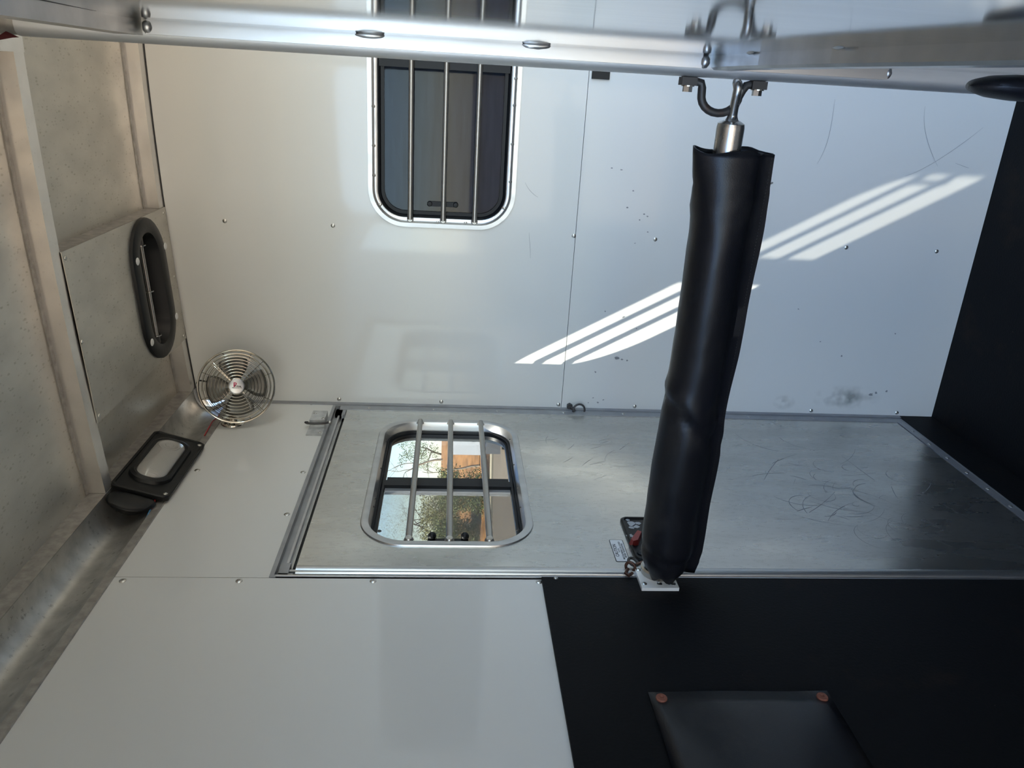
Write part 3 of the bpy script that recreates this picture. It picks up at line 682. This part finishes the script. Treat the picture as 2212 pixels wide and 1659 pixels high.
# tie ring on the front wall corner
tr = thing('tie_ring', 'dark steel tie ring bolted at the corner of the front wall', 'ring', (.012, -.008, 1.062))
bm = new(); cyl(bm, (.010, 0, 1.064), (.010, -.009, 1.064), .0085, n=6); cyl(bm, (.010, -.009, 1.064), (.010, -.012, 1.064), .005); obj('bolt', bm, 'forged', tr)
bm = new(); tube(bm, [(.008, -.010, 1.060), (.007, -.017, 1.055), (.002, -.022, 1.052)], .0045, 8); obj('staple', bm, 'forged', tr, smooth=True)
bm = new(); torus(bm, (.006, -.022, 1.040), (.9, .2, 0), (0, -.15, 1), .0165, .0028); obj('ring', bm, 'forged', tr, smooth=True)

# rubber pad on the side wall
pd = thing('rubber_pad', 'black rubber pad fixed to the lined wall with two rusty washers', 'pad', (.006, -1.3, .96))
bm = new(); rows = []
for i in range(17):
    u = i / 16; y = -1.098 - u * .56
    row = []
    for j in range(19):
        v = j / 18; z = 1.098 - .275 * v
        bl = (sin(pi * min(1, v * 1.0)) ** .7) * (1 - math.exp(-u * 5)) * .038 + .004
        if v > .8: bl += .012 * sin((v - .8) / .2 * pi) * u
        row.append(Vector((.0065 + bl + .0015 * noise.noise(Vector((y * 14, z * 14, 2))), y, z)))
    rows.append(row)
ring_loft(bm, rows, closed=False); pad = obj('pad', bm, 'vinyl', pd, smooth=True)
md = pad.modifiers.new('t', 'SOLIDIFY'); md.thickness = .004
for z in (1.082, .838):
    bm = new(); lathe(bm, (.012, -1.1135, z), (1, 0, 0), [(.0085, -.002), (.0085, .002), (.0075, .003), (.003, .003), (.0025, .0015), (0, .0015)], 20); obj('washer', bm, 'copper', pd, smooth=True, label='rusty round washer')

# ================================================================ ROOF VENT
rv = thing('roof_vent', 'black oval roof vent scoop set in an aluminium ceiling plate', 'vent', (.345, -.17, 2.09))
zp = lambda x: 2.087 + (x - .175) / .335 * .020
CM = lambda u, v, t: (u, v, zp(u) - .0015 + t)       # t upward
vcx, vcy = .3465, -.166
def stad(hw, r, n=14):
    out = []
    for s, a0 in ((1, -90), (-1, 90)):
        for i in range(n + 1):
            a = radians(a0 + 180 * i / n); out.append((vcx + s * hw + r * cos(a), vcy + r * sin(a)))
    return out
bm = new(); plate(bm, rect(.175, .511, -.546, -.004), [stad(.070, .068)], CM, -.0015, 0.0); obj('ceiling_plate', bm, 'ceil', rv)
bm = new(); box(bm, .508, .511, -.544, -.036, 2.1045, 2.1405); obj('fascia', bm, 'flange', rv)
bm = new()
frame_loft(bm, [(stad(.0655, .099), -.0015), (stad(.0655, .098), -.008), (stad(.066, .094), -.0105), (stad(.069, .070), -.0115), (stad(.071, .060), -.009), (stad(.072, .055), .002), (stad(.066, .045), .05), (stad(.066, .049), .05), (stad(.072, .064), .0)], CM)
obj('bezel', bm, 'black', rv, smooth=True)
bm = new(); ring_loft(bm, [[Vector(CM(a, b, .04)) for a, b in stad(.066, .050)], [Vector(CM(a, b, .11)) for a, b in stad(.066, .050)]]); obj('duct', bm, 'void', rv)
for x, y in ((.428, -.070), (.429, -.246), (.254, -.072), (.243, -.246)):
    bm = new(); lathe(bm, CM(x, y, -.0105), (0, 0, -1), [(.0085, 0), (.0085, .0012), (.005, .003), (.0015, .0032), (0, .0022)], 18); obj('screw', bm, 'plainwhite', rv, smooth=True)
bm = new(); cyl(bm, (.466, -.184, 2.1035), (.236, -.186, 2.0895), .0045); hg = obj('hinge_rod', bm, 'rod', rv, smooth=True)
for x, m_ in ((.452, 'steel'), (.346, 'steel'), (.240, 'steel')):
    bm = new(); lathe(bm, (x, -.185, 2.090 + (x - .24) * .061), (1, 0, .06), [(.0, -.001), (.011, -.001), (.011, .001), (0, .001)], 20); obj('washer', bm, m_, hg)
for x in (.462, .230):
    bm = new(); lathe(bm, (x, -.185, 2.090 + (x - .24) * .061), (1, 0, .06), [(.0, -.008), (.007, -.008), (.007, .008), (0, .008)], 6); obj('nut', bm, 'forged', hg)
for x, y in ((.498, -.020), (.498, -.535), (.186, -.020), (.186, -.535), (.34, -.017), (.34, -.54)): 
    bm = new(); lathe(bm, CM(x, y, -.0015), (0, 0, -1), [(.0045, 0), (.0042, .0012), (.0015, .002), (0, .0012)], 12); obj('rivet', bm, 'steel', rv, smooth=True)

# ================================================================ CORNER LIGHT
lt = thing('corner_light', 'black framed rectangular light with a clear ribbed lens in the roof rail', 'light', (.02, -.42, 2.02))
LO = Vector((.008, 0, 1.9665)); LVv = Vector((.032, 0, .110)).normalized(); LU = Vector((0, 1, 0)); LN = LU.cross(LVv).normalized()
if LN.x < 0: LN = -LN
LM = lambda u, v, t: LO + LU * u + LVv * v + LN * t
pc, pw, ph = -.4225, .262, .116
bm = new(); plate(bm, rrect(pc, ph / 2, pw, ph, .012), [], LM, -.004, .0035); obj('base_plate', bm, 'black', lt, bevel=0)
bm = new(); frame_loft(bm, [(rrect(pc, ph / 2, pw - .004, ph - .003, .012), .0035), (rrect(pc, ph / 2, pw - .006, ph - .005, .012), .006), (rrect(pc, ph / 2, pw - .014, ph - .012, .01), .006), (rrect(pc, ph / 2, pw - .016, ph - .014, .01), .0035)], LM); obj('rim', bm, 'black', lt, smooth=True)
lc, lw, lh, lv = -.4165, .168, .062, .060
bm = new(); frame_loft(bm, [(rrect(lc, lv, lw + .032, lh + .026, .038, 12), .003), (rrect(lc, lv, lw + .026, lh + .022, .036, 12), .010), (rrect(lc, lv, lw + .012, lh + .010, .032, 12), .013), (rrect(lc, lv, lw - .002, lh - .002, .028, 12), .010), (rrect(lc, lv, lw - .002, lh - .002, .028, 12), .003)], LM); obj('bezel', bm, 'black', lt, smooth=True)
bm = new()
ring_loft(bm, [[LM(a, b, t) for a, b in rrect(lc, lv, lw * k, lh * k, .028 * k, 12)] for k, t in ((1, .006), (1, .011), (.93, .0155), (.75, .019), (.4, .021), (.05, .0215))]); obj('lens', bm, 'lens', lt, smooth=True)
bm = new(); lathe(bm, LM(-.372, .060, .0195), LN, [(.022, 0), (.022, .002), (.019, .0025), (.018, .002), (.009, .002), (.008, .003), (0, .003)], 28); obj('lens_rings', bm, 'lens', lt, smooth=True)
for u in (-.308, -.538): bm = new(); lathe(bm, LM(u, .010, .0035), LN, [(.005, 0), (.0048, .002), (.002, .003), (0, .002)], 14); obj('screw', bm, 'steel', lt, smooth=True)
bm = new()
a_, b_ = pc - pw / 2 + .001, pc - pw / 2 - .085
F = [LM(a_, .003, .002), LM(a_, ph - .002, .002)]
ring_loft(bm, [[LM(a_, .006, .003), LM(a_, .06, .0035), LM(a_, ph - .003, .003), LM(a_, ph - .003, -.012), LM(a_, .06, -.030), LM(a_, .006, -.006)],
               [LM(a_ - .035, .020, -.001), LM(a_ - .045, .06, .001), LM(a_ - .035, ph - .006, .001), LM(a_ - .03, ph - .006, -.012), LM(a_ - .03, .06, -.034), LM(a_ - .03, .016, -.010)],
               [LM(b_ + .04, .032, -.010), LM(b_ + .01, .062, -.010), LM(b_ + .035, ph - .010, -.006), LM(b_ + .04, ph - .012, -.014), LM(b_ + .03, .06, -.036), LM(b_ + .04, .03, -.014)]]); hs = obj('housing', bm, 'black', lt, smooth=True); md = hs.modifiers.new('soft', 'SUBSURF'); md.levels = md.render_levels = 2
bm = new(); tube(bm, [(.004, -.548, 2.000), (.006, -.560, 1.998), (.003, -.575, 1.992), (.006, -.590, 1.989), (-.002, -.605, 1.991)], .0016, 8); obj('wire', bm, 'blue', lt, smooth=True, label='blue wire')
bm = new(); tube(bm, [(.004, -.540, 1.994), (.009, -.552, 1.992), (.006, -.565, 1.988), (.004, -.58, 1.990)], .0014, 8); obj('wire', bm, 'redwire', lt, smooth=True, label='red wire')

# ================================================================ FAN
fc = Vector((.1020, -.150, 1.9245))
FN = (CAM - fc).normalized()
FN = (FN + Vector((0, 0, .02))).normalized()
FU = (DV - FN * DV.dot(FN)).normalized(); FVv = FN.cross(FU).normalized()    # FU down the wall, FVv to the right
fn = thing('cage_fan', 'small round chrome wire cage fan mounted in the roof corner above the door', 'fan', tuple(fc))
def fp(r, a, h): return fc + (FU * cos(a) + FVv * sin(a)) * r + FN * h
def domeh(r): return .022 * (1 - (r / .0885) ** 2.2)
bm = new()
for k in range(10):
    r = .0195 + k * .0077; n = 56
    tube(bm, [fp(r, 2 * pi * i / n, domeh(r)) for i in range(n)], .00085, 6, loop=True)
for q in range(4):
    a = radians(45 + 90 * q)
    for da in (-.03, .03) if q % 2 else (0,):
        tube(bm, [fp(r, a + da, domeh(r) - .0012) for r in [.018 + i * .0714 / 9 for i in range(10)]], .0009, 6)
tube(bm, [fp(.0900, 2 * pi * i / 64, 0) for i in range(64)], .0018, 8, loop=True)
obj('front_grille', bm, 'chrome', fn, smooth=True)
bm = new()
def backh(r): return -.006 - .030 * (1 - ((r - .0) / .0905) ** 3)
for k in range(8):
    r = .028 + k * .0086
    tube(bm, [fp(r, 2 * pi * i / 56, backh(r)) for i in range(56)], .0009, 6, loop=True)
for q in range(8):
    a = radians(22 + 45 * q); tube(bm, [fp(r, a, backh(r) - .001) for r in [.022 + i * .068 / 9 for i in range(10)]], .0009, 6)
tube(bm, [fp(.0905, 2 * pi * i / 64, -.006) for i in range(64)], .0020, 8, loop=True)
obj('rear_grille', bm, 'chrome', fn, smooth=True)
for q in range(4):
    a0 = radians(8 + 90 * q); bm = new(); rows = []
    for i in range(9):
        r = .012 + .060 * i / 8; wdt = .30 + .34 * sin(pi * (.12 + .70 * i / 8)); row = []
        for j in range(7):
            t = -1 + 2 * j / 6; row.append(fp(r, a0 + t * wdt, -.006 + t * .009 * (1 - .3 * i / 8) + .002 * t * t))
        rows.append(row)
    ring_loft(bm, rows, closed=False); b = obj('blade', bm, 'blade', fn, smooth=True); md = b.modifiers.new('t', 'SOLIDIFY'); md.thickness = .0012
bm = new(); lathe(bm, fp(0, 0, 0), FN, [(.0, -.062), (.014, -.060), (.020, -.050), (.022, -.030), (.020, -.020), (.010, -.014), (.006, .0), (0, .0)], 28); obj('motor', bm, 'chrome', fn, smooth=True)
bm = new(); lathe(bm, fp(0, 0, .012), FN, [(.0, .006), (.0165, .006), (.0185, .009), (.0180, .0125), (.0150, .0135), (0, .0138)], 32); hub = obj('badge', bm, 'alubright', fn, smooth=True)
TO = lambda du, dv_: fc + FU * du + FVv * dv_ + FN * .0262
text('P', .0155, TO(-.0035, .0030), FU, FVv, 'pink', hub, bold=.0005)
text('Prime', .0062, TO(.0030, .0002), FU, FVv, 'ink', hub, bold=.00022)
text('PRODUCTS', .0044, TO(.0012, -.0040), FU, FVv, 'ink', hub, bold=.00010)
fb = Vector((.0, -.147, 1.941))
bm = new(); lathe(bm, fb, (1, 0, 0), [(.0285, 0), (.0295, .002), (.0285, .0045), (.022, .0065), (.0165, .012), (.0125, .020), (.008, .024), (0, .025)], 32); obj('base', bm, 'chrome', fn, smooth=True)
bm = new(); tube(bm, [(.020, -.147, 1.941), (.040, -.137, 1.945), (.062, -.125, 1.940), fp(0, 0, -.045)], [.0075, .007, .007, .009], 12); obj('arm', bm, 'chrome', fn, smooth=True)
bm = new(); cyl(bm, (.036, -.142, 1.952), (.036, -.142, 1.930), .006); obj('wing_screw', bm, 'steel', fn, smooth=True)
bm = new(); tube(bm, [(.004, -.110, 1.985), (.006, -.150, 1.990), (.007, -.185, 1.988), (.006, -.235, 1.9855)], .0014, 8); o = obj('fan_wire', bm, 'redwire', smooth=True); tag(o, 'thin red wire along the wall lip under the fan', 'wire')
bm = new(); tube(bm, [(.050, -.004, 2.068), (.058, -.012, 2.062), (.070, -.035, 2.050), (.085, -.09, 1.99)], .0022, 8); o = obj('fan_cable', bm, 'black', smooth=True); tag(o, 'short black cable coming out of the roof corner behind the fan', 'cable')

# ================================================================ OUTSIDE
def gmat():
    m = mat('gravel_ground', (0.105, 0.085, 0.062), 0.9, 0, .2, var=(3, .2), bump=(30, .5))
    return m
bm = new(); n = 48; cgx, cgy = -8, 8
v0 = [bm.verts.new((cgx + 90 * cos(2 * pi * i / n), cgy + 90 * sin(2 * pi * i / n), -.47)) for i in range(n)]; bm.faces.new(v0)
g = obj('ground', bm, gmat(), kind='structure')
M['straw'] = mat('pine_straw', (0.24, 0.12, 0.045), 0.9, 0, .2, var=(1.6, .45), blotch=(5, (.12, .08, .05), .9), bump=(8, .6))
M['kerb'] = mat('pale_kerb', (0.24, 0.21, 0.15), 0.9, 0, .2, var=(6, .2))
M['bark'] = mat('bark', (0.1,0.075,0.055), 0.9, 0, .2, var=(9, .4))
M['leafg'] = mat('green_leaves', (0.12,0.145,0.04), 0.7, 0, .3, var=(4, .4))
M['leafy'] = mat('yellow_green_leaves', (0.24,0.23,0.075), 0.7, 0, .3, var=(4, .4))
M['twig'] = mat('pale_twigs', (0.26,0.21,0.155), 0.9, 0, .2)
def pol(az, d, z=0.0):
    a = radians(az); return Vector((CAM.x - d * sin(a), CAM.y + d * cos(a), z))
bm = new(); rows = []
for i in range(25):
    az = 16 + i * 1.0; row = []
    for d, z in ((31, -.48), (32.5, -.30), (35, .25), (38, .85), (42, 1.35), (50, 1.6), (60, 1.2)):
        row.append(pol(az, d + .5 * noise.noise(Vector((az * .6, d, 0))), z + .12 * noise.noise(Vector((az, d * .5, 3)))))
    rows.append(row)
ring_loft(bm, rows, closed=False); obj('bank', bm, 'straw', kind='structure')
bm = new(); rows = [[pol(16 + i, 30.0, -.47), pol(16 + i, 30.0, -.40), pol(16 + i, 31.2, -.40), pol(16 + i, 31.2, -.47)] for i in range(25)]
ring_loft(bm, rows, closed=True); obj('kerb', bm, 'kerb', kind='structure')
# white box body standing on the gravel
wb = thing('white_utility_trailer', 'white utility trailer box parked on the gravel seen through the door window', 'trailer', tuple(pol(24.9, 24, -.47)))
c = pol(24.9, 24, 0); rt = Vector((cos(radians(24.9)), sin(radians(24.9)), 0)); fw2 = Vector((-sin(radians(24.9)), cos(radians(24.9)), 0))
def wbox(bm, a0, a1, b0, b1, z0, z1):
    v = [bm.verts.new(c + rt * a + fw2 * b + Vector((0, 0, z))) for a in (a0, a1) for b in (b0, b1) for z in (z0, z1)]
    for f in ((0, 1, 3, 2), (4, 6, 7, 5), (0, 4, 5, 1), (2, 3, 7, 6), (0, 2, 6, 4), (1, 5, 7, 3)): bm.faces.new([v[i] for i in f])
M['vanwhite'] = mat('white_van_paint', (.62, .62, .61), .4); M['skirt'] = mat('grey_skirt', (.13, .13, .13), .6, var=(3, .15))
bm = new(); wbox(bm, -.60, 2.6, 0, 1.8, .28, 1.17); obj('body', bm, 'vanwhite', wb, bevel=.02)
bm = new(); wbox(bm, -.56, 2.56, .03, 1.77, -.30, .28); obj('skirt', bm, 'skirt', wb)
bm = new(); wbox(bm, -.20, -.10, -.02, 0.01, .48, .58); obj('latch', bm, 'black', wb)
for a in (.3, 1.7):
    bm = new(); q = c + rt * a + fw2 * .05; q.z = -.17; cyl(bm, q, q + fw2 * .22, .30, n=28); obj('wheel', bm, 'black', wb, smooth=True)
def branch(bm, p, d, L, r, depth, rnd):
    n = 4; pts = [p]; rr = [r]
    for i in range(n):
        d = (d + Vector((rnd.gauss(0, .16), rnd.gauss(0, .16), rnd.gauss(0, .13)))).normalized(); p = p + d * L / n; pts.append(p); rr.append(r * (1 - .45 * (i + 1) / n))
    tube(bm, pts, rr, 5)
    if depth > 0:
        for k in range(rnd.choice((2, 3, 3))):
            i = rnd.choice((2, 3, 4)); nd = (d + Vector((rnd.gauss(0, .65), rnd.gauss(0, .65), rnd.gauss(.0, .45)))).normalized()
            branch(bm, pts[i], nd, L * rnd.uniform(.55, .8), rr[i] * .62, depth - 1, rnd)
    return p
def tree(name, label, cat, az, d, z, h, seed, leaf=None, nl=0, spread=1.5, lean=(0, 0), group=None, bark='bark', depth=4, lz=(.3, 1.0), ls=.09, r=.10, cull=-.08):
    rnd = random.Random(seed); base = pol(az, d, z); t = thing(name, label, cat, tuple(base), group)
    bm = new(); branch(bm, base, Vector((lean[0], lean[1], 1)).normalized(), h * .42, r, depth, rnd); obj('trunk', bm, bark, t, smooth=True)
    if leaf:
        bm = new()
        for i in range(nl):
            a = rnd.uniform(0, 2 * pi); q = rnd.random() ** .5 * spread; zz = h * rnd.uniform(*lz)
            k = 1.0 if lz[0] > 0 else 1
            p = base + Vector((q * cos(a), q * sin(a), zz)) + Vector((rnd.gauss(0, .1),) * 3)
            if noise.noise(p * 1.1) < cull: continue
            u = Vector((rnd.gauss(0, 1), rnd.gauss(0, 1), rnd.gauss(0, 1))).normalized(); v = u.cross(Vector((rnd.gauss(0, 1), rnd.gauss(0, 1), rnd.gauss(0, 1)))).normalized(); s = ls * rnd.uniform(.6, 1.4)
            bm.faces.new([bm.verts.new(p + u * s), bm.verts.new(p + v * s * .5), bm.verts.new(p - u * s), bm.verts.new(p - v * s * .5)])
        obj('foliage', bm, leaf, t)
tree('bare_tree', 'bare pale-branched tree standing just left of the white trailer outside', 'tree', 27.1, 33.4, -.1, 3.5, 11, bark='twig', depth=6, lean=(.05, 0), r=.06)
tree('bare_tree', 'bare tree rising behind the white trailer outside the door window', 'tree', 25.2, 41, 1.1, 4.2, 23, bark='twig', depth=6, lean=(-.1, 0), r=.06)
tree('bare_tree', 'bare tree on the top of the bank between the white trailer and the window mullion', 'tree', 26.7, 47, 1.4, 5.0, 37, bark='twig', depth=6, r=.07)
tree('pine_tree', 'dark green pine far behind the bare trees outside the door window', 'tree', 26.4, 62, 1.0, 4.6, 31, leaf='leafg', nl=3500, spread=1.1, ls=.05, lz=(.2, .85), depth=3)
tree('leafy_tree', 'thin tree with sparse yellow-green leaves against the sky in the middle of the left pane', 'tree', 30.2, 42, 1.1, 4.8, 5, leaf='leafy', nl=1800, spread=1.3, ls=.028, depth=6, r=.055, lz=(.2, .8))
tree('leafy_tree', 'thin tree with sparse yellow-green leaves at the left edge of the door window', 'tree', 32.2, 51, 1.3, 5.2, 8, leaf='leafy', nl=1300, spread=1.4, ls=.035, depth=5, r=.06, lz=(.15, .7))
for az, d, z, sp, seed, lf, lb in ((28.9, 31.8, -.35, .82, 41, 'leafg', 'green bush on the bank nearest the window mullion outside the door'), (30.9, 38.0, .5, 1.15, 42, 'leafy', 'yellow-green bush in the middle of the bank outside the door window'), (32.3, 33.8, -.2, .85, 43, 'leafg', 'green bush at the left end of the bank outside the door window')):
    tree('bush', lb, 'bush', az, d, z, 2.0, seed, leaf=lf, nl=9000, spread=sp, ls=.042, depth=1, lz=(.0, .95), r=.03, cull=-.35)
